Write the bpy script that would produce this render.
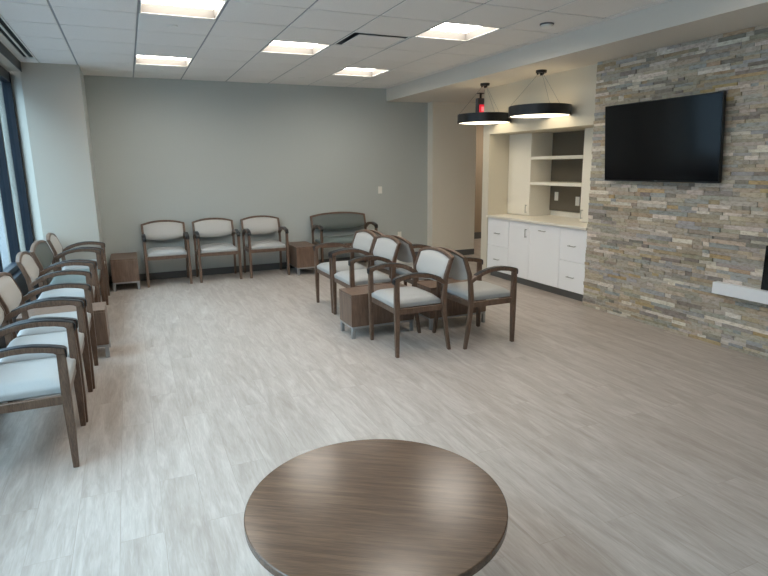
import bpy, math, random
from mathutils import Matrix, Vector

random.seed(7)
for o in list(bpy.data.objects):
    bpy.data.objects.remove(o, do_unlink=True)
S = bpy.context.scene
COL = S.collection

# ------------------------------------------------------------------ camera
cd = bpy.data.cameras.new('camera')
cd.sensor_fit = 'HORIZONTAL'
cd.sensor_width = 36.0
cd.lens = 567.5 / 768 * 36
cd.clip_start = 0.05
cam = bpy.data.objects.new('camera', cd)
COL.objects.link(cam)
F = Vector((0.39449617, 0.89448231, -0.2104143))
R = Vector((0.91374639, -0.40607379, -0.01309974))
U = Vector((0.09716122, 0.18709751, 0.97752454))
m = Matrix((R, U, -F)).transposed().to_4x4()
m.translation = Vector((0, 0, 1.5706))
cam.matrix_world = m
S.camera = cam

# ------------------------------------------------------------------ world, exposure
LAMP = 13.0          # ceiling lens emission
PEND = 2.6          # pendant diffuser emission
S.view_settings.view_transform = 'Standard'
S.view_settings.look = 'None'
S.view_settings.gamma = 1.0
S.view_settings.use_curve_mapping = False
S.view_settings.exposure = 0.36
w = bpy.data.worlds.new('overcast_sky')
S.world = w
w.use_nodes = True
nt = w.node_tree
nt.nodes.clear()
tc = nt.nodes.new('ShaderNodeTexCoord')
sx = nt.nodes.new('ShaderNodeSeparateXYZ')
rp = nt.nodes.new('ShaderNodeValToRGB')
bg = nt.nodes.new('ShaderNodeBackground')
wo = nt.nodes.new('ShaderNodeOutputWorld')
nt.links.new(tc.outputs['Generated'], sx.inputs[0])
nt.links.new(sx.outputs['Z'], rp.inputs[0])
nt.links.new(rp.outputs[0], bg.inputs[0])
nt.links.new(bg.outputs[0], wo.inputs[0])
e = rp.color_ramp.elements
e[0].position = 0.20
e[0].color = (0.03, 0.042, 0.055, 1)
e[1].position = 1.0
e[1].color = (0.86, 0.93, 1.0, 1)
bg.inputs[1].default_value = 15.0
S.cycles.use_denoising = True
S.cycles.max_bounces = 10
S.cycles.diffuse_bounces = 6
S.cycles.sample_clamp_indirect = 6.0


# ------------------------------------------------------------------ materials
def lin(c):
    return tuple(((v / 255) / 12.92 if v / 255 <= 0.04045 else ((v / 255 + 0.055) / 1.055) ** 2.4) for v in c) + (1,)


def mat(name, rgb, rough=0.5, metal=0.0, spec=0.5):
    ma = bpy.data.materials.new(name)
    ma.use_nodes = True
    b = ma.node_tree.nodes['Principled BSDF']
    b.inputs['Base Color'].default_value = lin(rgb)
    b.inputs['Roughness'].default_value = rough
    b.inputs['Metallic'].default_value = metal
    b.inputs['Specular IOR Level'].default_value = spec
    return ma


def nodes(ma):
    t = ma.node_tree
    return t, t.nodes['Principled BSDF']


def coord(t, scale, kind='Object', rot=(0, 0, 0)):
    c = t.nodes.new('ShaderNodeTexCoord')
    mp = t.nodes.new('ShaderNodeMapping')
    mp.inputs['Scale'].default_value = scale
    mp.inputs['Rotation'].default_value = rot
    t.links.new(c.outputs[kind], mp.inputs[0])
    return mp.outputs[0]


def noise(t, vec, scale, detail=4, rough=0.6, dist=0.0):
    n = t.nodes.new('ShaderNodeTexNoise')
    n.inputs['Scale'].default_value = scale
    n.inputs['Detail'].default_value = detail
    n.inputs['Roughness'].default_value = rough
    n.inputs['Distortion'].default_value = dist
    t.links.new(vec, n.inputs['Vector'])
    return n.outputs[0]


def ramp(t, fac, stops):
    r = t.nodes.new('ShaderNodeValToRGB')
    el = r.color_ramp.elements
    while len(el) < len(stops):
        el.new(0.5)
    for q, (p, c) in zip(el, stops):
        q.position = p
        q.color = lin(c)
    t.links.new(fac, r.inputs[0])
    return r.outputs[0]


def mixc(t, fac, a, b, mode='MIX'):
    n = t.nodes.new('ShaderNodeMix')
    n.data_type = 'RGBA'
    n.blend_type = mode
    for s, v in ((n.inputs[0], fac), (n.inputs[6], a), (n.inputs[7], b)):
        if isinstance(v, (int, float, tuple)):
            s.default_value = v
        else:
            t.links.new(v, s)
    return n.outputs[2]


def bump(t, b, h, strength, dist=0.002):
    n = t.nodes.new('ShaderNodeBump')
    n.inputs['Strength'].default_value = strength
    n.inputs['Distance'].default_value = dist
    t.links.new(h, n.inputs['Height'])
    t.links.new(n.outputs[0], b.inputs['Normal'])


def wood(name, dark, light, stretch, rough=0.4, scale=3.0, rot=(0, 0, 0)):
    ma = mat(name, dark, rough)
    t, b = nodes(ma)
    v0 = coord(t, (1, 1, 1), rot=rot)
    mp = t.nodes.new('ShaderNodeMapping')
    mp.inputs['Scale'].default_value = stretch
    t.links.new(v0, mp.inputs[0])
    v = mp.outputs[0]
    a = noise(t, v, scale, 5, 0.65, 0.4)
    c1 = ramp(t, a, [(0.3, dark), (0.7, light)])
    f = noise(t, v, scale * 6, 3, 0.6)
    c2 = ramp(t, f, [(0.3, (205, 205, 205)), (0.6, (255, 255, 255))])
    t.links.new(mixc(t, 1.0, c1, c2, 'MULTIPLY'), b.inputs['Base Color'])
    return ma


def speckle(name, rgb, amp=8, scale=300, rough=0.6, bmp=0.15, spec=0.5):
    ma = mat(name, rgb, rough, spec=spec)
    t, b = nodes(ma)
    v = coord(t, (1, 1, 1))
    n = noise(t, v, scale, 3, 0.6)
    lo = tuple(max(0, c - amp) for c in rgb)
    hi = tuple(min(255, c + amp) for c in rgb)
    t.links.new(ramp(t, n, [(0.3, lo), (0.7, hi)]), b.inputs['Base Color'])
    if bmp:
        bump(t, b, n, bmp, 0.001)
    return ma


def emit(name, rgb, strength):
    ma = mat(name, rgb, 0.5)
    t, b = nodes(ma)
    b.inputs['Emission Color'].default_value = lin(rgb)
    b.inputs['Emission Strength'].default_value = strength
    return ma


M = {}
M['walnut'] = wood('walnut_chair_wood', (92, 70, 56), (124, 99, 82), (14, 14, 2.0), 0.38)
M['walnut_v'] = wood('walnut_laminate_upright', (98, 76, 62), (130, 104, 87), (11, 11, 0.7), 0.40)
M['walnut_top'] = wood('walnut_laminate_top', (80, 58, 44), (114, 88, 68), (0.7, 17, 17), 0.22, 2.6, rot=(0, 0, math.radians(33)))
M['cream'] = speckle('cream_fabric', (190, 187, 182), 4, 420, 0.55)
M['vinyl'] = speckle('pale_seat_vinyl', (166, 166, 164), 4, 260, 0.40, 0.05)
M['green'] = speckle('grey_green_fabric', (100, 107, 104), 5, 420, 0.6)
M['greenseat'] = speckle('grey_green_seat_vinyl', (106, 117, 115), 5, 260, 0.42, 0.05)
M['pad'] = mat('black_urethane', (26, 27, 31), 0.35)
M['steel'] = mat('brushed_steel', (176, 178, 180), 0.35, 0.9)
M['nickel'] = mat('satin_nickel', (170, 168, 162), 0.3, 1.0)
M['black'] = mat('black_metal', (16, 17, 20), 0.35)
M['glide'] = mat('dark_glide', (30, 28, 27), 0.6)
M['dark'] = mat('dark_void', (10, 10, 11), 0.9)
M['white'] = mat('white_paint_metal', (232, 231, 226), 0.45)
M['plastic'] = mat('white_plastic', (240, 238, 230), 0.4)
M['cab'] = mat('white_laminate', (246, 246, 246), 0.4)
M['counter'] = speckle('cream_solid_surface', (236, 230, 216), 4, 90, 0.3, 0)
M['taupe'] = speckle('taupe_panel', (104, 95, 80), 4, 120, 0.6, 0)
M['kick'] = mat('grey_toe_kick', (104, 102, 98), 0.6)
M['base'] = mat('vinyl_base_grey', (92, 92, 92), 0.55)
M['backwall'] = speckle('blue_grey_wall_paint', (186, 191, 188), 2, 200, 0.75, 0.04)
M['sidewall'] = speckle('warm_white_wall_paint', (188, 181, 169), 2, 200, 0.75, 0.04)
M['creamwall'] = speckle('cream_wall_paint', (210, 202, 184), 2, 200, 0.75, 0.04)
M['beige'] = speckle('beige_wall_paint', (234, 227, 212), 2, 200, 0.75, 0.04)
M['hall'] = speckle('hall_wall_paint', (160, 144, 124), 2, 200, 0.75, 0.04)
M['soffit'] = speckle('soffit_paint', (216, 210, 200), 2, 200, 0.8, 0.04)
M['tile'] = speckle('mineral_ceiling_tile', (234, 231, 227), 6, 220, 0.9, 0.3)
M['tbar'] = mat('ceiling_grid_metal', (150, 152, 154), 0.6)
M['frame'] = mat('dark_window_aluminium', (26, 34, 45), 0.4)
M['tv'] = mat('tv_screen_glass', (7, 8, 12), 0.12, spec=0.35)
M['bezel'] = mat('tv_bezel', (12, 12, 14), 0.3)
M['firebox'] = mat('black_firebox_glass', (10, 10, 12), 0.15)
M['ledge'] = mat('white_ledge', (236, 238, 240), 0.35)
M['lens'] = emit('troffer_lens', (255, 247, 235), LAMP)
M['reflector'] = mat('troffer_reflector', (104, 101, 97), 0.6)
M['pendlens'] = emit('pendant_lens', (255, 242, 214), PEND)
M['pendup'] = emit('pendant_top_lens', (255, 238, 205), PEND * 0.2)
M['red'] = emit('red_sign_face', (215, 40, 55), 0.7)
M['redcore'] = emit('pale_red_sign_core', (245, 120, 125), 0.8)
M['greyplastic'] = mat('grey_housing', (95, 95, 98), 0.5)
M['asphalt'] = speckle('asphalt', (84, 86, 90), 8, 60, 0.9, 0)
M['render'] = speckle('grey_render', (92, 98, 104), 4, 4, 0.9, 0)
M['bwin'] = mat('building_glass', (70, 84, 98), 0.15)


def floor_mat():
    ma = mat('pale_grey_wood_vinyl_plank', (180, 172, 164), 0.42, spec=0.45)
    t, b = nodes(ma)
    c = t.nodes.new('ShaderNodeTexCoord')
    mp = t.nodes.new('ShaderNodeMapping')
    mp.inputs['Rotation'].default_value = (0, 0, math.radians(90))
    t.links.new(c.outputs['Object'], mp.inputs[0])
    br = t.nodes.new('ShaderNodeTexBrick')
    br.offset = 0.37
    br.inputs['Color1'].default_value = (0, 0, 0, 1)
    br.inputs['Color2'].default_value = (1, 1, 1, 1)
    br.inputs['Mortar'].default_value = (0.1, 0.1, 0.1, 1)
    br.inputs['Scale'].default_value = 1.0
    br.inputs['Mortar Size'].default_value = 0.0012
    br.inputs['Brick Width'].default_value = 1.22
    br.inputs['Row Height'].default_value = 0.18
    t.links.new(mp.outputs[0], br.inputs['Vector'])
    # offset the grain per plank
    vm = t.nodes.new('ShaderNodeVectorMath')
    vm.operation = 'MULTIPLY_ADD'
    t.links.new(br.outputs[0], vm.inputs[0])
    vm.inputs[1].default_value = (7.3, 3.1, 0)
    t.links.new(c.outputs['Object'], vm.inputs[2])
    m2 = t.nodes.new('ShaderNodeMapping')
    m2.inputs['Scale'].default_value = (11.0, 1.7, 1)
    t.links.new(vm.outputs[0], m2.inputs[0])
    g1 = noise(t, m2.outputs[0], 1.0, 4, 0.55, 1.2)
    base = ramp(t, g1, [(0.25, (161, 150, 141)), (0.5, (178, 168, 160)), (0.75, (194, 186, 179))])
    m3 = t.nodes.new('ShaderNodeMapping')
    m3.inputs['Scale'].default_value = (64.0, 6.0, 1)
    t.links.new(vm.outputs[0], m3.inputs[0])
    g2 = noise(t, m3.outputs[0], 1.0, 4, 0.6, 1.5)
    fine = ramp(t, g2, [(0.35, (238, 237, 235)), (0.65, (255, 255, 255))])
    col = mixc(t, 1.0, base, fine, 'MULTIPLY')
    tone = ramp(t, br.outputs[0], [(0.0, (248, 247, 246)), (1.0, (255, 255, 255))])
    col = mixc(t, 1.0, col, tone, 'MULTIPLY')
    seam = ramp(t, br.outputs[1], [(0.0, (255, 255, 255)), (1.0, (236, 234, 232))])
    col = mixc(t, 1.0, col, seam, 'MULTIPLY')
    t.links.new(col, b.inputs['Base Color'])
    bump(t, b, g2, 0.08, 0.001)
    return ma


M['floor'] = floor_mat()


def stone_mat():
    ma = mat('stacked_ledger_stone', (150, 142, 130), 0.85, spec=0.3)
    t, b = nodes(ma)
    at = t.nodes.new('ShaderNodeAttribute')
    at.attribute_name = 'stone'
    v = coord(t, (1, 1, 2.5))
    n = noise(t, v, 22, 6, 0.7)
    k = ramp(t, n, [(0.25, (176, 168, 156)), (0.5, (236, 232, 226)), (0.75, (255, 255, 255))])
    t.links.new(mixc(t, 1.0, at.outputs['Color'], k, 'MULTIPLY'), b.inputs['Base Color'])
    bump(t, b, noise(t, v, 60, 5, 0.7), 0.6, 0.006)
    return ma


M['stone'] = stone_mat()


def glass_mat():
    ma = bpy.data.materials.new('tinted_window_glass')
    ma.use_nodes = True
    t = ma.node_tree
    t.nodes.clear()
    o = t.nodes.new('ShaderNodeOutputMaterial')
    tr = t.nodes.new('ShaderNodeBsdfTransparent')
    tr.inputs[0].default_value = (0.77, 0.90, 0.96, 1)
    gl = t.nodes.new('ShaderNodeBsdfGlossy')
    gl.inputs['Roughness'].default_value = 0.02
    fr = t.nodes.new('ShaderNodeFresnel')
    geo = t.nodes.new('ShaderNodeNewGeometry')   # leaving the pane the ratio is turned over
    ior = t.nodes.new('ShaderNodeMapRange')
    ior.inputs['To Min'].default_value = 1.45
    ior.inputs['To Max'].default_value = 1 / 1.45
    t.links.new(geo.outputs['Backfacing'], ior.inputs['Value'])
    t.links.new(ior.outputs[0], fr.inputs[0])
    mx = t.nodes.new('ShaderNodeMixShader')
    t.links.new(fr.outputs[0], mx.inputs[0])
    t.links.new(tr.outputs[0], mx.inputs[1])
    t.links.new(gl.outputs[0], mx.inputs[2])
    t.links.new(mx.outputs[0], o.inputs[0])
    return ma


M['glass'] = glass_mat()


# ------------------------------------------------------------------ mesh helpers
class MB:
    def __init__(self):
        self.v, self.f, self.c = [], [], []

    def add(self, vs, fs, col=None):
        n = len(self.v)
        self.v += [tuple(p) for p in vs]
        for q in fs:
            self.f.append(tuple(i + n for i in q))
            self.c.append(col)

    def box(self, x0, x1, y0, y1, z0, z1, col=None):
        vs = [(x, y, z) for z in (z0, z1) for y in (y0, y1) for x in (x0, x1)]
        self.add(vs, [(0, 2, 3, 1), (4, 5, 7, 6), (0, 1, 5, 4), (1, 3, 7, 5), (3, 2, 6, 7), (2, 0, 4, 6)], col)

    def prism(self, pts, a0, a1, axis='x'):
        """closed polygon (p, q) extruded along an axis: x -> (y, z), y -> (x, z), z -> (x, y)"""
        def P(p, a):
            return {'x': (a, p[0], p[1]), 'y': (p[0], a, p[1]), 'z': (p[0], p[1], a)}[axis]
        area = sum(pts[i][0] * pts[(i + 1) % len(pts)][1] - pts[(i + 1) % len(pts)][0] * pts[i][1] for i in range(len(pts)))
        if (area < 0) != (axis == 'y'):
            pts = pts[::-1]
        n = len(pts)
        vs = [P(p, a0) for p in pts] + [P(p, a1) for p in pts]
        fs = [tuple(range(n))[::-1], tuple(range(n, 2 * n))]
        fs += [(i, (i + 1) % n, n + (i + 1) % n, n + i) for i in range(n)]
        self.add(vs, fs)

    def lathe(self, prof, n=48, cx=0, cy=0):
        """profile of (radius, z); radius 0 closes the surface"""
        vs, fs = [], []
        for r, z in prof:
            for k in range(n):
                a = 2 * math.pi * k / n
                vs.append((cx + r * math.cos(a), cy + r * math.sin(a), z))
        for i in range(len(prof) - 1):
            for k in range(n):
                k2 = (k + 1) % n
                fs.append((i * n + k, i * n + k2, (i + 1) * n + k2, (i + 1) * n + k))
        self.add(vs, fs)

    def tube(self, a, b, r, n=10):
        a, b = Vector(a), Vector(b)
        d = (b - a).normalized()
        u = d.orthogonal().normalized()
        w_ = d.cross(u)
        vs = []
        for p in (a, b):
            for k in range(n):
                t = 2 * math.pi * k / n
                vs.append(p + u * (r * math.cos(t)) + w_ * (r * math.sin(t)))
        fs = [tuple(range(n))[::-1], tuple(range(n, 2 * n))] + [(k, (k + 1) % n, n + (k + 1) % n, n + k) for k in range(n)]
        self.add(vs, fs)

    def build(self, name, ma, parent=None, bevel=0, seg=2, smooth=False, attr=None, weld=False):
        me = bpy.data.meshes.new(name)
        me.from_pydata(self.v, [], self.f)
        if weld:
            import bmesh
            bm = bmesh.new()
            bm.from_mesh(me)
            bmesh.ops.remove_doubles(bm, verts=bm.verts, dist=1e-5)
            bm.to_mesh(me)
            bm.free()
        me.materials.append(M[ma])
        if attr:
            ca = me.color_attributes.new(attr, 'FLOAT_COLOR', 'CORNER')
            for p in me.polygons:
                for li in p.loop_indices:
                    ca.data[li].color = self.c[p.index]
        me.update()
        o = bpy.data.objects.new(name, me)
        COL.objects.link(o)
        if parent:
            o.parent = parent
        if bevel:
            b = o.modifiers.new('edge', 'BEVEL')
            b.width = bevel
            b.segments = seg
            b.limit_method = 'ANGLE'
            b.angle_limit = math.radians(40)
            smooth = True
        if smooth:
            for p in me.polygons:
                p.use_smooth = True
            if bevel:
                me.set_sharp_from_angle(angle=math.radians(60))
            else:
                me.set_sharp_from_angle(angle=math.radians(35))
        return o


def tag(o, label, cat, group=None):
    o['label'] = label
    o['category'] = cat
    o['kind'] = 'thing'
    if group:
        o['group'] = group
    return o


def thing(name, label, cat, loc=(0, 0, 0), rz=0.0, group=None):
    o = bpy.data.objects.new(name, None)
    o.empty_display_size = 0.1
    COL.objects.link(o)
    o.location = loc
    o.rotation_euler = (0, 0, rz)
    return tag(o, label, cat, group)


def struct(name, mb, ma, **k):
    o = mb.build(name, ma, **k)
    o['kind'] = 'structure'
    return o


def copy_tree(o, parent=None):
    c = o.copy()
    COL.objects.link(c)
    if parent:
        c.parent = parent
        c.matrix_parent_inverse = o.matrix_parent_inverse.copy()
    for ch in [x for x in o.children]:
        copy_tree(ch, c)
    return c


# ================================================================== STRUCTURE
ZC, ZS = 2.786, 2.588       # tile ceiling, lowered soffit
YB, XS, XR = 8.748, 3.944, 4.572
Y0 = -3.2                   # wall behind the camera
T, GX, GY = 0.61, -0.4055, 5.2324
XC, YC = -0.395, 7.94       # pier in the far left corner
XJ = -1.00                  # window jamb

b = MB()
b.box(-1.25, 9.2, Y0 - 0.2, 11.2, -0.1, 0)
struct('floor', b, 'floor')

b = MB()
b.box(-1.4, 4.70, YB, YB + 0.12, 0, 2.95)
struct('wall_back', b, 'backwall')

b = MB()   # pier between the windows and the back wall, with a splayed window reveal
b.prism([(XC, YC), (XC, YB - 0.001), (-1.4, YB - 0.001), (-1.4, YC + 0.09), (-1.113, YC + 0.09), (XJ, YC)], 0, ZC + 0.1, 'z')
struct('wall_left_pier', b, 'sidewall')

b = MB()   # the pier's short return, painted like the back wall
b.box(XC - 0.01, XC + 0.003, YC + 0.012, YB - 0.001, 0, ZC + 0.1)
struct('wall_left_return', b, 'backwall')

b = MB()   # bulkhead over the windows and the low curb under them
b.box(-1.3, -0.99, Y0, YC, 2.676, 2.95)
b.box(-1.3, -1.09, Y0, YC + 0.09, 0, 0.545)
struct('wall_left', b, 'sidewall')

b = MB()
b.box(-1.4, 9.2, Y0 - 0.15, Y0, 0, 2.95)
struct('wall_front', b, 'sidewall')

# the wall end in the passage beside the cupboard niche
b = MB()
b.box(4.70, 5.55, 8.57, YB + 0.12, 0, 2.95)
struct('wall_passage_pier', b, 'beige')
b = MB()
b.box(4.5, 9.2, 10.4, 10.55, 0, 2.95)
b.box(9.05, 9.2, 6.95, 10.4, 0, 2.95)
b.box(4.50, 4.70, YB + 0.12, 10.4, 0, 2.95)
struct('wall_passage', b, 'hall')

# niche wall on the right: piers, header, back
b = MB()
b.box(4.62, 5.5, 6.80, 6.95, 0, ZS)
b.box(4.62, 5.5, 4.60, 6.80, 1.975, ZS)
b.box(4.62, 5.5, 4.50, 4.84, 0, 1.975)
b.box(5.36, 5.5, 4.84, 6.80, 0, 1.975)
b.box(5.5, 9.05, 6.80, 6.95, 0, ZS)
struct('wall_niche', b, 'creamwall')

# stacked stone on the right wall, every course and stone its own block in one wall mesh
PAL = [((200, 192, 178), 6), ((186, 182, 174), 5), ((180, 183, 184), 4), ((206, 194, 174), 5), ((196, 178, 152), 2.2),
       ((240, 234, 224), 3.0), ((158, 153, 146), 3.0), ((184, 176, 160), 4), ((216, 210, 201), 3.5), ((204, 182, 142), 1.0)]
tot = sum(p[1] for p in PAL)


def pick():
    r = random.random() * tot
    for c, k in PAL:
        r -= k
        if r <= 0:
            break
    j = random.uniform(-8, 8)
    return lin(tuple(min(255, max(0, x + j + random.uniform(-3, 3))) for x in c))


b = MB()
b.box(XR, 4.8, Y0, 4.79, 0, ZS, lin((120, 113, 102)))
z = 0.0
while z < ZS - 0.004:
    h = random.choice((0.024, 0.028, 0.031, 0.034, 0.038))
    z1 = min(z + h, ZS)
    y = 4.79 + random.uniform(-0.004, 0.006)
    while y > Y0 + 0.02:
        ln = random.choice((0.07, 0.11, 0.15, 0.19, 0.24, 0.30)) * random.uniform(0.85, 1.15)
        if y < 1.5:
            ln *= 3
        y2 = max(y - ln, Y0)
        d = random.uniform(0.003, 0.016)
        if (3.5 < y and y2 < 4.3 and 1.45 < z < 2.05) or (y2 < 3.25 and y > 1.1 and 0.42 < z < 0.95):
            d = random.uniform(0.003, 0.009)      # dressed flat behind the fixings
        t1, t2 = random.uniform(-0.003, 0.003), random.uniform(-0.003, 0.003)
        c = pick()
        g = 0.0004
        x0 = XR - d
        vs = [(x0 + t1, y - g, z + g), (x0 + t2, y2 + g, z + g), (x0 + t2 - 0.002, y2 + g, z1 - g), (x0 + t1 - 0.002, y - g, z1 - g),
              (XR + 0.001, y - g, z + g), (XR + 0.001, y2 + g, z + g), (XR + 0.001, y2 + g, z1 - g), (XR + 0.001, y - g, z1 - g)]
        b.add(vs, [(0, 3, 2, 1), (0, 4, 7, 3), (1, 2, 6, 5), (3, 7, 6, 2), (0, 1, 5, 4)], c)
        y = y2
    z = z1
struct('wall_right', b, 'stone', attr='stone')

# suspended ceiling: tiles cut to the room, the T-bar grid, slab over
SLOT = -0.79
lights = []
for j in range(-13, 5):
    for i in (1, 3, 5):
        if j >= -5 and ((i in (1, 5) and j % 4 == 3) or (i == 3 and j % 4 == 1)):
            lights.append((i, j))
vent = (4, 0)
b = MB()
for i in range(-1, 8):
    for j in range(-14, 7):
        if (i, j) in lights or (i, j) == vent:
            continue
        x0, x1 = GX + T * i + 0.008, GX + T * (i + 1) - 0.008
        y0, y1 = GY + T * j + 0.008, GY + T * (j + 1) - 0.008
        x0, x1, y0, y1 = max(x0, SLOT), min(x1, XS), max(y0, Y0), min(y1, YB)
        if x1 - x0 < 0.03 or y1 - y0 < 0.03:
            continue
        if i == -1:
            y1 = min(y1, YC)
            if y1 - y0 < 0.03:
                continue
        b.box(x0, x1, y0, y1, ZC - 0.006, ZC + 0.014)
b.box(-0.917, SLOT - 0.01, 7.63, YC, ZC - 0.006, ZC + 0.014)
b.box(-0.982, -0.918, Y0, YC, ZC - 0.006, ZC + 0.014)
struct('ceiling', b, 'tile', bevel=0.003, seg=1)
b = MB()
for i in range(0, 8):
    x = GX + T * i
    b.box(x - 0.012, x + 0.012, Y0, YC if i == 0 else YB, ZC - 0.0005, ZC + 0.02)
for j in range(-13, 7):
    y = GY + T * j
    if Y0 < y < YB:
        b.box(SLOT if y < YC else XC, XS, y - 0.012, y + 0.012, ZC - 0.001, ZC + 0.02)
struct('trim_1', b, 'tbar')
b = MB()
b.box(-1.4, 9.2, Y0 - 0.2, 11.2, 2.95, 3.1)
struct('ceiling_slab', b, 'soffit')
b = MB()
b.box(XS, 9.05, Y0, 10.4, ZS, 2.95)
struct('soffit', b, 'soffit')

# baseboards
b = MB()
b.box(XC + 0.012, 4.70, YB - 0.008, YB - 0.0005, 0.0, 0.10)
struct('baseboard_back', b, 'base')
b = MB()
b.box(4.692, 5.55, 8.561, 8.5695, 0.0, 0.10)
struct('baseboard_passage', b, 'base')
b = MB()
b.box(-1.0, XC, YC - 0.008, YC - 0.0005, 0.0, 0.10)
b.box(XC + 0.0035, XC + 0.011, YC, YB - 0.01, 0.0, 0.10)
struct('baseboard_left', b, 'base')
b = MB()
b.box(4.71, 9.0, 10.392, 10.3995, 0.0, 0.14)
struct('baseboard_hall', b, 'base')

# windows: dark aluminium bays of 0.97 m with a rail, and the dark header over them
ye = YC + 0.09
n = 0
edge = ye
while edge > Y0 + 0.3:
    y1 = edge
    y0 = max(edge - 0.985, Y0)
    n += 1
    f = MB()
    f.box(-1.205, -1.113, y1 - 0.055, y1, 0.575, 2.675)
    if y0 <= Y0 + 0.3:
        f.box(-1.205, -1.113, y0, y0 + 0.05, 0.575, 2.675)
    f.box(-1.20, -1.118, y0, y1 - 0.055, 0.575, 0.63)
    f.box(-1.20, -1.118, y0, y1 - 0.055, 2.56, 2.675)
    fo = struct('window_%d' % n, f, 'frame', bevel=0.004, seg=1)
    p = MB()
    p.box(-1.164, -1.158, y0, y1 - 0.055, 0.63, 2.56)
    po = p.build('window_pane', 'glass', parent=fo)
    po['kind'] = 'structure'
    edge = y0
b = MB()
b.box(-0.9895, -0.983, Y0, YC - 0.003, 2.672, ZC - 0.008)
struct('trim_2', b, 'frame')
b = MB()
b.box(-1.21, -1.06, Y0, YC - 0.002, 0.546, 0.574)
b.box(-1.089, -1.08, Y0, YC - 0.002, 0.0, 0.5455)
struct('trim_3', b, 'frame')

# outside
b = MB()
b.box(-60, -1.31, -40, 90, -0.35, -0.2)
struct('ground', b, 'asphalt')
bl = thing('building', 'grey building far off beyond the window', 'building', (-14, 62, -0.2))
f = MB()
f.box(-9, 8, -4, 4, 0, 5)
f.build('wall', 'render', bl)
f = MB()
f.box(-9.3, 8.3, -4.3, 4.3, 5, 5.3)
f.build('roof', 'kick', bl)
for k in range(5):
    f = MB()
    f.box(-7.5 + k * 3.1, -6 + k * 3.1, -4.05, -3.98, 2.2, 4.6)
    f.build('window', 'bwin', bl)

# ================================================================== CEILING FITTINGS
def make_light(label):
    o = thing('ceiling_light', label, 'ceiling light', (0, 0, ZC), group='recessed square ceiling lights')
    h = T / 2 - 0.012
    q = h - 0.007
    d = 0.068
    f = MB()
    for s in (-1, 1):
        f.box(-h, h, min(s * q, s * h), max(s * q, s * h), -0.004, 0.006)
        f.box(min(s * q, s * h), max(s * q, s * h), -q, q, -0.004, 0.006)
    f.build('frame', 'white', o, bevel=0.002, seg=1)
    f = MB()
    vs = [(-q, -q, 0.0), (q, -q, 0.0), (q, q, 0.0), (-q, q, 0.0)]
    k = q - 0.012
    vs += [(-k, -k, d), (k, -k, d), (k, k, d), (-k, k, d)]
    f.add(vs, [(0, 4, 5, 1), (1, 5, 6, 2), (2, 6, 7, 3), (3, 7, 4, 0)])
    f.build('reflector', 'reflector', o)
    f = MB()
    f.box(-k, k, -k, k, d, d + 0.01)
    f.build('lens', 'lens', o)
    return o


LL = {(1, -1): 'square ceiling light nearest the camera, cut by the photo top edge',
      (1, 3): 'square ceiling light close to back wall above first chair of back row',
      (3, 1): 'square ceiling light left of the square air vent',
      (5, 3): 'square ceiling light between the air vent and the back wall',
      (5, -1): 'square ceiling light nearest the smoke detector'}
L0 = make_light('square ceiling light above the camera, out of view')
for k, (i, j) in enumerate(lights):
    o = L0 if k == 0 else copy_tree(L0)
    o.location = (GX + T * (i + 0.5), GY + T * (j + 0.5), ZC)
    o['label'] = LL.get((i, j), 'square ceiling light outside the picture, over the near half of the room')

o = thing('air_vent', 'square ceiling air vent with a dropped centre plate', 'air vent', (GX + T * 4.5, GY + T * 0.5, ZC))
h, q = T / 2 - 0.012, T / 2 - 0.024
f = MB()
for s in (-1, 1):
    f.box(-h, h, min(s * q, s * h), max(s * q, s * h), -0.005, 0.005)
    f.box(min(s * q, s * h), max(s * q, s * h), -q, q, -0.005, 0.005)
f.build('frame', 'white', o, bevel=0.002, seg=1)
f = MB()
k, d = 0.17, 0.11
vs = [(-q, -q, 0), (q, -q, 0), (q, q, 0), (-q, q, 0), (-k, -k, d), (k, -k, d), (k, k, d), (-k, k, d)]
f.add(vs, [(0, 4, 5, 1), (1, 5, 6, 2), (2, 6, 7, 3), (3, 7, 4, 0)])
f.build('cone', 'greyplastic', o)  # cone greyed: the deep gap's shade is put into its colour
f = MB()
f.box(-k, k, -k, k, d, d + 0.01)
f.build('duct', 'dark', o)
f = MB()
f.box(-q + 0.07, q - 0.012, -q + 0.07, q - 0.012, -0.006, 0.002)
f.build('plate', 'tile', o, bevel=0.002, seg=1)

o = thing('slot_diffuser', 'long two-slot linear air diffuser in the ceiling along the windows', 'air vent', (-0.855, 0, ZC))
f = MB()
for x0, x1 in ((-0.060, -0.050), (-0.012, 0.004), (0.050, 0.062)):
    f.box(x0, x1, Y0, 7.62, -0.012, 0.01)
f.box(-0.06, 0.062, 7.61, 7.62, -0.012, 0.01)
f.build('rail', 'white', o)
f = MB()
f.box(-0.06, 0.062, Y0, 7.61, 0.0, 0.01)
f.build('slot', 'dark', o)

o = thing('smoke_detector', 'round white smoke detector on ceiling beside the soffit', 'smoke detector', (3.523, 4.34, ZC - 0.006))
f = MB()
f.lathe([(0.0, 0.0), (0.062, 0.0), (0.062, -0.008), (0.056, -0.012)], 32)
f.build('base', 'greyplastic', o, smooth=True)
f = MB()
f.lathe([(0.054, -0.010), (0.054, -0.028), (0.040, -0.036), (0.0, -0.038)], 32)
f.build('cover', 'plastic', o, smooth=True)
for x, y, lb in ((0.485, 5.56, 'round sprinkler cap on ceiling beside the light cut by the top edge'),
                 (0.50, 7.95, 'round sprinkler cap on ceiling beside the light nearest back wall'),
                 (2.344, 8.05, 'round sprinkler cap on ceiling near back wall, above green bench')):
    f = MB()
    f.lathe([(0.0, 0.0), (0.045, 0.0), (0.043, -0.006), (0.0, -0.007)], 24)
    s = f.build('sprinkler_cap', 'white', smooth=True)
    s.location = (x, y, ZC - 0.0065)
    tag(s, lb, 'sprinkler', 'concealed sprinkler caps')


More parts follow.
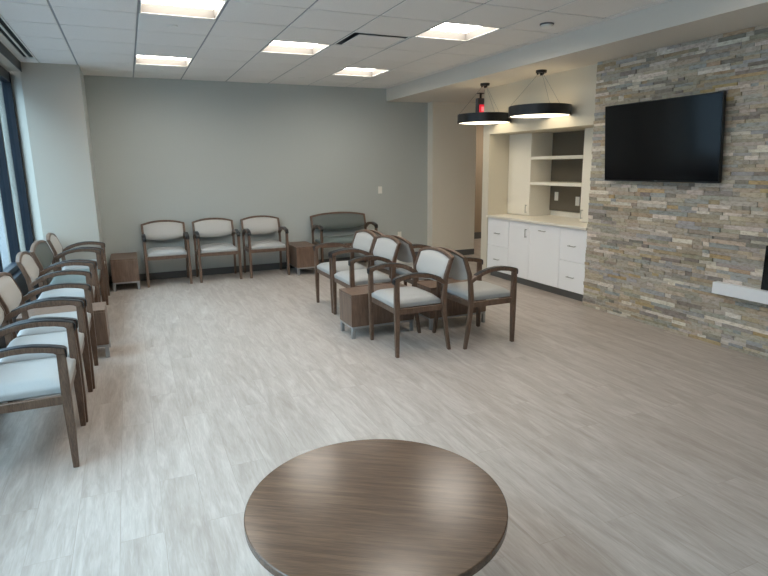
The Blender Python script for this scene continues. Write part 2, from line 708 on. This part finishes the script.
def make_pendant(label):
    o = thing('pendant_lamp', label, 'pendant lamp', (0, 0, 0), group='black drum pendant lamps')
    r, z0, z1 = 0.345, 2.095, 2.205
    f = MB()
    f.lathe([(r - 0.02, z0 + 0.012), (r - 0.012, z0), (r, z0), (r, z1), (r - 0.012, z1), (r - 0.012, z0 + 0.02)], 72)
    f.build('drum_shade', 'black', o, smooth=True)
    f = MB()
    f.lathe([(0.0, z0 + 0.008), (r - 0.012, z0 + 0.008)], 72)
    f.build('diffuser', 'pendlens', o)
    f = MB()
    f.lathe([(r - 0.013, z1 - 0.02), (0.0, z1 - 0.02)], 72)
    f.build('top_diffuser', 'pendup', o)
    f = MB()
    f.lathe([(0.0, ZS - 0.030), (0.055, ZS - 0.030), (0.060, ZS - 0.026), (0.060, ZS - 0.0005), (0.0, ZS - 0.0005)], 32)
    f.lathe([(0.0, ZS - 0.055), (0.014, ZS - 0.055), (0.014, ZS - 0.03)], 16)
    for a in (0.5, 2.6, 4.7):
        f.lathe([(0.0, ZS - 0.045), (0.010, ZS - 0.045), (0.010, ZS - 0.028)], 12, 0.038 * math.cos(a), 0.038 * math.sin(a))
    f.build('canopy', 'black', o, smooth=True)
    for a in (2.6, 4.7, 0.5):
        f = MB()
        f.tube((0.038 * math.cos(a), 0.038 * math.sin(a), ZS - 0.045), ((r - 0.01) * math.cos(a), (r - 0.01) * math.sin(a), z1 - 0.003), 0.0015, 6)
        f.build('cable', 'greyplastic', o)
    return o


p1 = make_pendant('black drum pendant lamp nearer the television')
p1.location = (4.33, 5.395, 0)
p2 = copy_tree(p1)
p2.location = (4.311, 6.476, 0)
p2['label'] = 'black drum pendant lamp nearer the back wall, below the red sign'

o = thing('exit_sign', 'red lit sign in grey housing hanging above the passage opening', 'sign', (4.815, 7.34, ZS))
f = MB()
f.box(-0.045, 0.045, -0.03, 0.03, -0.012, -0.0005)
f.box(-0.012, 0.012, -0.012, 0.012, -0.075, -0.012)
f.build('mount', 'black', o, bevel=0.002)
f = MB()
f.box(-0.065, 0.05, -0.03, 0.03, -0.29, -0.075)
f.build('housing', 'greyplastic', o, bevel=0.004)
f = MB()
f.box(-0.04, 0.062, -0.046, -0.0305, -0.29, -0.165)
f.build('sign_face', 'red', o, bevel=0.003)
f = MB()
f.box(-0.012, 0.038, -0.049, -0.0465, -0.26, -0.195)
f.build('lit_core', 'redcore', o)
hl = bpy.data.lights.new('passage_fill_light', 'AREA')  # unseen fill lamp, added to brighten the passage
hl.shape = 'SQUARE'
hl.size = 0.5
hl.energy = 22
hl.color = (1.0, 0.90, 0.76)
ho = bpy.data.objects.new('passage_fill_light', hl)
ho.location = (7.0, 9.3, ZS - 0.01)
COL.objects.link(ho)

# ================================================================== CASEWORK IN THE NICHE
def pull(parent, pos, vertical):
    """bar pull standing off a front that faces -x"""
    x, y, z = pos
    f = MB()
    h = 0.055
    if vertical:
        f.tube((x - 0.028, y, z - h), (x - 0.028, y, z + h), 0.005)
        for s in (-1, 1):
            f.tube((x, y, z + s * h * 0.85), (x - 0.028, y, z + s * h * 0.85), 0.004)
    else:
        f.tube((x - 0.028, y - h, z), (x - 0.028, y + h, z), 0.005)
        for s in (-1, 1):
            f.tube((x, y + s * h * 0.85, z), (x - 0.028, y + s * h * 0.85, z), 0.004)
    f.build('handle', 'nickel', parent, smooth=True)


def cabinet(y0, y1, label, fronts):
    o = thing('base_cabinet', label, 'cabinet', (4.62, (y0 + y1) / 2, 0), group='white base cabinets under the worktop')
    hw = (y1 - y0) / 2 - 0.0015
    f = MB()
    f.box(0.022, 0.70, -hw, hw, 0.10, 0.838)
    f.build('body', 'cab', o)
    f = MB()
    f.box(0.065, 0.69, -hw, hw, 0.0, 0.10)
    f.build('toe_kick', 'kick', o)
    for nm, z0, z1, hp, vert in fronts:
        f = MB()
        f.box(0.0, 0.019, -hw + 0.001, hw - 0.001, z0 + 0.002, z1 - 0.002)
        d = f.build(nm, 'cab', o, bevel=0.0015, seg=1)
        pull(d, (0.0, hp[0], hp[1]), vert)
    return o


cabinet(6.29, 6.785, 'white two-drawer base cabinet beside the passage opening',
        [('drawer', 0.10, 0.452, (0, 0.27), False), ('drawer', 0.452, 0.838, (0, 0.635), False)])
cabinet(5.85, 6.29, 'white base cabinet with one door and upright handle', [('door', 0.10, 0.838, (-0.16, 0.70), True)])
cabinet(5.28, 5.85, 'white pull-out base cabinet with level handle at its top edge', [('door', 0.10, 0.838, (0.03, 0.76), False)])
cabinet(4.845, 5.28, 'white two-drawer base cabinet beside the stone wall',
        [('drawer', 0.10, 0.452, (0, 0.27), False), ('drawer', 0.452, 0.838, (0, 0.635), False)])

o = thing('worktop', 'cream worktop over the white base cabinets', 'worktop', (4.595, 5.82, 0.84))
f = MB()
f.box(0, 0.76, -0.974, 0.974, 0.0, 0.032)
f.build('slab', 'counter', o, bevel=0.003)
f = MB()
f.box(0.715, 0.735, -0.479, 0.473, 0.0325, 0.10)
f.build('backsplash', 'counter', o, bevel=0.002)


def tower(y0, y1, label, hy):
    o = thing('wall_cabinet', label, 'cabinet', (4.95, (y0 + y1) / 2, 0.8725), group='tall wall cabinets on the worktop')
    hw = (y1 - y0) / 2 - 0.001
    f = MB()
    f.box(0.02, 0.40, -hw, hw, 0.0, 1.10)
    f.build('body', 'counter', o)
    f = MB()
    f.box(0.0, 0.019, -hw + 0.002, hw - 0.002, 0.012, 1.098)
    d = f.build('door', 'counter', o, bevel=0.0015, seg=1)
    pull(d, (0.0, hy, 0.10), True)


tower(6.302, 6.798, 'tall cream wall cabinet on the worktop beside the passage opening', -0.20)
tower(4.842, 5.34, 'tall cream wall cabinet on the worktop behind the stone wall edge', 0.20)
o = thing('shelf_unit', 'open shelves on taupe back panel between two tall cabinets', 'shelves', (4.95, 5.82, 0))
f = MB()
f.box(0.345, 0.36, -0.479, 0.479, 0.945, 1.974)
f.build('back_panel', 'taupe', o)
for zz in (1.295, 1.625):
    f = MB()
    f.box(0.0, 0.344, -0.479, 0.479, zz, zz + 0.040)
    f.build('shelf', 'counter', o, bevel=0.002)


def wallplate(name, label, cat, loc, rz, group=None, switch=False):
    o = thing(name, label, cat, loc, rz, group)
    f = MB()
    f.box(-0.036, 0.036, -0.007, -0.0008, -0.058, 0.058)
    f.build('plate', 'plastic', o, bevel=0.003)
    if switch:
        f = MB()
        f.box(-0.016, 0.016, -0.011, -0.006, -0.033, 0.033)
        f.build('rocker', 'plastic', o, bevel=0.002)
    else:
        for s in (-1, 1):
            f = MB()
            f.box(-0.015, 0.015, -0.0085, -0.0065, s * 0.02 - 0.013, s * 0.02 + 0.013)
            f.box(-0.008, -0.006, -0.009, -0.008, s * 0.02 - 0.005, s * 0.02 + 0.005)
            f.box(0.006, 0.008, -0.009, -0.008, s * 0.02 - 0.005, s * 0.02 + 0.005)
            f.build('socket', 'plastic', o)
    return o


wallplate('light_switch', 'white light switch on the blue-grey back wall', 'switch', (3.81, YB, 1.18), 0, switch=True)
wallplate('wall_outlet', 'white outlet low on back wall behind the middle chairs', 'outlet', (4.16, YB, 0.41), 0)
wallplate('wall_outlet', 'white outlet on taupe panel nearer the tall cabinet beside the passage', 'outlet', (5.295, 6.165, 1.137), -math.pi / 2, 'outlets under the open shelves')
wallplate('wall_outlet', 'white outlet on taupe panel nearer the stone wall', 'outlet', (5.295, 5.76, 1.09), -math.pi / 2, 'outlets under the open shelves')

# ================================================================== TELEVISION, FIREPLACE
o = thing('television', 'large black flat television mounted on the stone wall', 'television', (4.465, 3.888, 1.757))
o.rotation_euler = (0, math.radians(-4.5), 0)     # tipped down towards the seats
f = MB()
f.box(0.0, 0.035, -0.632, 0.632, -0.366, 0.366)
f.build('bezel', 'bezel', o, bevel=0.004)
f = MB()
f.box(-0.002, 0.001, -0.624, 0.624, -0.350, 0.358)
f.build('screen', 'tv', o)
f = MB()
f.box(0.035, 0.086, -0.30, 0.30, -0.10, 0.10)
f.build('wall_bracket', 'black', o)
f = MB()
f.box(-0.0025, -0.0005, -0.014, 0.014, -0.361, -0.354)
f.build('maker_mark', 'greyplastic', o)

o = thing('fireplace', 'black wall fireplace over a white ledge on the stone wall', 'fireplace', (XR - 0.026, 2.2, 0))
f = MB()
f.box(-0.055, 0.011, -1.0, 1.012, 0.467, 0.565)
f.build('ledge', 'ledge', o, bevel=0.003)
f = MB()
f.box(-0.012, 0.011, -0.6, 0.632, 0.5655, 0.92)
f.build('firebox', 'firebox', o, bevel=0.004)
f = MB()
f.box(-0.020, -0.0125, -0.58, 0.612, 0.58, 0.905)
f.build('glass_front', 'firebox', o)

# ================================================================== CHAIRS
def yback(z):
    return 0.205 + max(0.0, z - 0.66) * 0.37


def arc(x, hw, zc, ze):
    u = abs(x) / hw
    return zc - (zc - ze) * (u ** 2.2)


def make_chair(w_, fabric, seatmat, name, label, cat, group):
    o = thing(name, label, cat, group=group)
    X = w_ / 2                      # outer half width
    # seat cushion with a crowned top
    f = MB()
    nx, ny = 12, 12
    sx_, y0, y1 = X - 0.042, -0.252, 0.175
    vs, fs = [], []
    for j in range(ny + 1):
        for i in range(nx + 1):
            u, v = -1 + 2 * i / nx, -1 + 2 * j / ny
            e1 = (1 - abs(u) ** 5) * (1 - abs(v) ** 5)
            zz = 0.452 + 0.042 * e1 ** 0.5 if e1 > 0 else 0.452
            vs.append((u * sx_, y0 + (v + 1) / 2 * (y1 - y0), zz))
    N = len(vs)
    vs += [(x, y, 0.412) for x, y, _ in vs]
    W = nx + 1
    for j in range(ny):
        for i in range(nx):
            a = j * W + i
            fs.append((a, a + 1, a + 1 + W, a + W))
            fs.append((N + a, N + a + W, N + a + 1 + W, N + a + 1))
    for i in range(nx):
        fs.append((i, N + i, N + i + 1, i + 1))
        a = ny * W + i
        fs.append((a, a + 1, N + a + 1, N + a))
    for j in range(ny):
        a = j * W
        fs.append((a, a + W, N + a + W, N + a))
        a = j * W + nx
        fs.append((a, N + a, N + a + W, a + W))
    f.add(vs, fs)
    f.build('seat', seatmat, o, bevel=0.010, seg=3)
    # seat rails
    f = MB()
    xi = X - 0.008
    f.box(-xi + 0.03, xi - 0.03, -0.248, -0.222, 0.365, 0.412)
    f.box(-xi + 0.03, xi - 0.03, 0.165, 0.190, 0.365, 0.412)
    for s in (-1, 1):
        a, c = sorted((s * xi, s * (xi - 0.026)))
        f.box(a, c, -0.235, 0.185, 0.365, 0.412)
    f.build('seat_frame', 'walnut', o, bevel=0.003)
    # padded backrest, tilted, arched top and bowed lower edge
    nseg, nz = 20, 8
    hx = X - 0.030
    vs, fs = [], []
    grid = {}
    for side in (0, 1):
        for i in range(nseg + 1):
            u = -1 + 2 * i / nseg
            x = u * hx
            zt = arc(x, X, 0.831, 0.786)
            zb = 0.578 + 0.045 * abs(u) ** 3.0
            for j in range(nz + 1):
                v = j / nz
                zz = zb + (zt - zb) * v
                pf = ((1 - abs(u) ** 6) * (1 - abs(2 * v - 1) ** 6)) ** 0.5 if 0 < i < nseg and 0 < j < nz else 0
                y = yback(zz)
                y = y - 0.006 - 0.020 * pf if side == 0 else y + 0.008 + 0.010 * pf
                grid[(side, i, j)] = len(vs)
                vs.append((x, y, zz))
    for i in range(nseg):
        for j in range(nz):
            fs.append((grid[0, i, j], grid[0, i + 1, j], grid[0, i + 1, j + 1], grid[0, i, j + 1]))
            fs.append((grid[1, i, j], grid[1, i, j + 1], grid[1, i + 1, j + 1], grid[1, i + 1, j]))
        fs.append((grid[0, i, 0], grid[1, i, 0], grid[1, i + 1, 0], grid[0, i + 1, 0]))
        fs.append((grid[0, i, nz], grid[0, i + 1, nz], grid[1, i + 1, nz], grid[1, i, nz]))
    for j in range(nz):
        fs.append((grid[0, 0, j], grid[0, 0, j + 1], grid[1, 0, j + 1], grid[1, 0, j]))
        fs.append((grid[0, nseg, j], grid[1, nseg, j], grid[1, nseg, j + 1], grid[0, nseg, j + 1]))
    f = MB()
    f.add(vs, fs)
    f.build('backrest', fabric, o, smooth=True)
    # arched top rail
    f = MB()
    vs, fs = [], []
    for i in range(nseg + 1):
        x = (-1 + 2 * i / nseg) * X
        zt, zb = arc(x, X, 0.856, 0.810), arc(x, X, 0.831, 0.784)
        for zz, dy in ((zb, -0.017), (zb, 0.017), (zt, 0.017), (zt, -0.017)):
            vs.append((x, yback(zz) + dy, zz))
    for i in range(nseg):
        for k in range(4):
            a, c = i * 4 + k, i * 4 + (k + 1) % 4
            fs.append((a, a + 4, c + 4, c))
    fs += [(0, 1, 2, 3), tuple(nseg * 4 + k for k in (3, 2, 1, 0))]
    f.add(vs, fs)
    f.build('back_rail', 'walnut', o, bevel=0.004)
    # legs: the rear one runs up as the back post
    for s in (-1, 1):
        rear_c = [(0.240, 0.0, 0.014), (0.210, 0.18, 0.018), (0.188, 0.36, 0.021), (0.187, 0.46, 0.022), (0.195, 0.58, 0.020),
                  (yback(0.66) + 0.002, 0.66, 0.018), (yback(0.74), 0.74, 0.017), (yback(0.79), 0.792, 0.017)]
        a, c = sorted((s * X, s * (X - 0.030)))
        f = MB()
        f.prism([(y - h_, z_) for y, z_, h_ in rear_c] + [(y + h_, z_) for y, z_, h_ in rear_c[::-1]], a, c, 'x')
        f.build('leg', 'walnut', o, bevel=0.004)
        fr = [(-0.258, 0.0), (-0.264, 0.20), (-0.266, 0.42), (-0.264, 0.655)]
        bk = [(-0.224, 0.655), (-0.222, 0.45), (-0.222, 0.36), (-0.226, 0.20), (-0.230, 0.0)]
        a, c = sorted((s * X, s * (X - 0.034)))
        f = MB()
        f.prism(fr + bk, a, c, 'x')
        f.build('leg', 'walnut', o, bevel=0.004)
    # arms with black caps
    top = [(0.200, 0.612), (0.150, 0.645), (0.09, 0.670), (0.02, 0.690), (-0.06, 0.699), (-0.13, 0.697), (-0.20, 0.686), (-0.245, 0.675), (-0.262, 0.668)]
    bot = [(-0.264, 0.640), (-0.225, 0.640), (-0.214, 0.650), (-0.17, 0.660), (-0.10, 0.668), (-0.03, 0.666), (0.05, 0.650), (0.12, 0.620), (0.19, 0.578)]
    for s in (-1, 1):
        a, c = sorted((s * (X + 0.004), s * (X - 0.042)))
        f = MB()
        f.prism(top + bot, a, c, 'x')
        arm = f.build('arm', 'walnut', o, bevel=0.005)
        pt = [p for p in top[1:]]
        outer = [(y, z_ + 0.006) for y, z_ in pt[:-1]] + [(-0.264, 0.673), (-0.271, 0.660), (-0.270, 0.622)]
        inner = [(-0.2655, 0.622), (-0.2655, 0.655)] + [(y, z_ + 0.0005) for y, z_ in pt[::-1]]
        a, c = sorted((s * (X + 0.005), s * (X - 0.043)))
        f = MB()
        f.prism(outer + inner, a, c, 'x')
        f.build('arm_pad', 'pad', arm, bevel=0.003)
    done = set()
    for p in list(o.children) + [c for q in o.children for c in q.children]:
        if p.data.name not in done:
            done.add(p.data.name)
            for v in p.data.vertices:
                if v.co.y < 0:
                    v.co.y *= 1.05
    return o


CHG, GRG = 'walnut armchairs with pale upholstery', 'wide grey-green bench chairs'
chair0 = make_chair(0.585, 'cream', 'vinyl', 'armchair', '', 'chair', CHG)
bench0 = make_chair(0.93, 'green', 'greenseat', 'bench_chair', '', 'bench chair', GRG)
used = []


def put(src, x, y, face, label):
    """face: direction the sitter looks, in degrees from +x"""
    o = src if src not in used else copy_tree(src)
    used.append(src)
    o.location = (x, y, 0)
    o.rotation_euler = (0, 0, math.radians(face + 90))
    o['label'] = label
    return o


# along the windows, facing +x: front edge at x = -0.385
for xf, yc, lb in ((-0.375, 3.525, 'pale armchair in window row nearest the camera, cut by the photo edge'),
               (-0.365, 4.125, 'pale armchair second from the camera in the window row'),
               (-0.352, 4.735, 'pale armchair in window row just before the small table, third from camera'),
               (-0.378, 5.925, 'pale armchair in window row between small table and grey-green bench chair'),
               (-0.335, 7.60, 'pale armchair at far end of window row, against the corner pier')):
    put(chair0, xf - 0.284, yc, 0, lb)
put(bench0, -0.362 - 0.284, 6.765, 0, 'wide grey-green bench chair in the window row')
# along the back wall, facing -y
for xc, lb in ((0.40, 'pale armchair on back wall, first from the corner by the windows'),
               (1.085, 'pale armchair on back wall, middle of the three'),
               (1.785, 'pale armchair on back wall beside small table and green bench chair')):
    put(chair0, xc, 8.44, -90, lb)
put(bench0, 3.04, 8.44, -90, 'wide grey-green bench chair against the back wall')
# back to back in the middle
for yc, lb in ((4.375, 'pale armchair facing windows, nearest camera in the middle group'),
               (5.405, 'pale armchair facing windows, just past the low tables in the middle group'),
               (6.02, 'pale armchair facing windows, farthest in middle group, before green bench')):
    put(chair0, 1.915 + 0.262, yc, 180, lb)
for yc, lb in ((4.315, 'pale armchair facing the stone wall, nearest camera in the middle group'),
               (5.345, 'pale armchair facing the white cabinets, just past the low tables'),
               (5.955, 'pale armchair facing the white cabinets, farthest in the middle group')):
    put(chair0, 3.045 - 0.262, yc, 0, lb)


# small tables linking the chairs
def make_table(lx, ly, label):
    o = thing('side_table', label, 'side table', group='low walnut box tables between chairs')
    hx, hy = lx / 2, ly / 2
    f = MB()
    f.box(-hx, hx, -hy, hy, 0.115, 0.398)
    f.build('body', 'walnut_v', o, bevel=0.002, seg=1)
    f = MB()
    f.box(-hx, hx, -hy, hy, 0.3985, 0.420)
    f.build('top', 'walnut_v', o, bevel=0.002, seg=1)
    f = MB()
    q = 0.02
    for sx2 in (-1, 1):
        for sy in (-1, 1):
            x0, x1 = sorted((sx2 * (hx - 0.002), sx2 * (hx - 0.002 - 0.032)))
            y0, y1 = sorted((sy * (hy - 0.002), sy * (hy - 0.002 - 0.032)))
            f.box(x0, x1, y0, y1, 0.0, 0.096)
    f.box(-hx + 0.002, hx - 0.002, -hy + 0.002, hy - 0.002, 0.096, 0.1145)
    f.build('metal_base', 'steel', o, bevel=0.002, seg=1)
    return o


t0 = make_table(0.33, 0.64, 'low walnut box table on back wall in the corner by the window row')
t0.location = (-0.145, 8.42, 0)
for x, y, rz, lb in ((2.325, 8.37, 0, 'low walnut box table between back wall armchairs and green bench chair'),
                     (-0.60, 5.35, 90, 'low walnut box table in the window row between armchairs'),
                     (2.08, 4.90, 90, 'low walnut box table in middle group on the side facing the windows'),
                     (2.87, 4.845, 90, 'low walnut box table in middle group on the side facing the cabinets')):
    t = copy_tree(t0)
    t.location = (x, y, 0)
    t.rotation_euler = (0, 0, math.radians(rz))
    t['label'] = lb

# round coffee table in front of the camera
o = thing('coffee_table', 'round walnut coffee table nearest the camera', 'table', (0.699, 1.678, 0))
r = 0.459
f = MB()
f.lathe([(0.0, 0.410), (r - 0.003, 0.410), (r, 0.407), (r, 0.383), (r - 0.003, 0.380), (0.0, 0.380)], 128)
f.build('tabletop', 'walnut_top', o, smooth=True)
f = MB()
f.lathe([(0.0, 0.3795), (0.10, 0.3795), (0.10, 0.372), (0.035, 0.365), (0.035, 0.03), (0.0, 0.03)], 48)
f.build('pedestal', 'steel', o, smooth=True)
f = MB()
f.lathe([(0.0, 0.031), (0.05, 0.030), (0.27, 0.014), (0.28, 0.008), (0.28, 0.0), (0.0, 0.0)], 64)
f.build('base', 'steel', o, smooth=True)
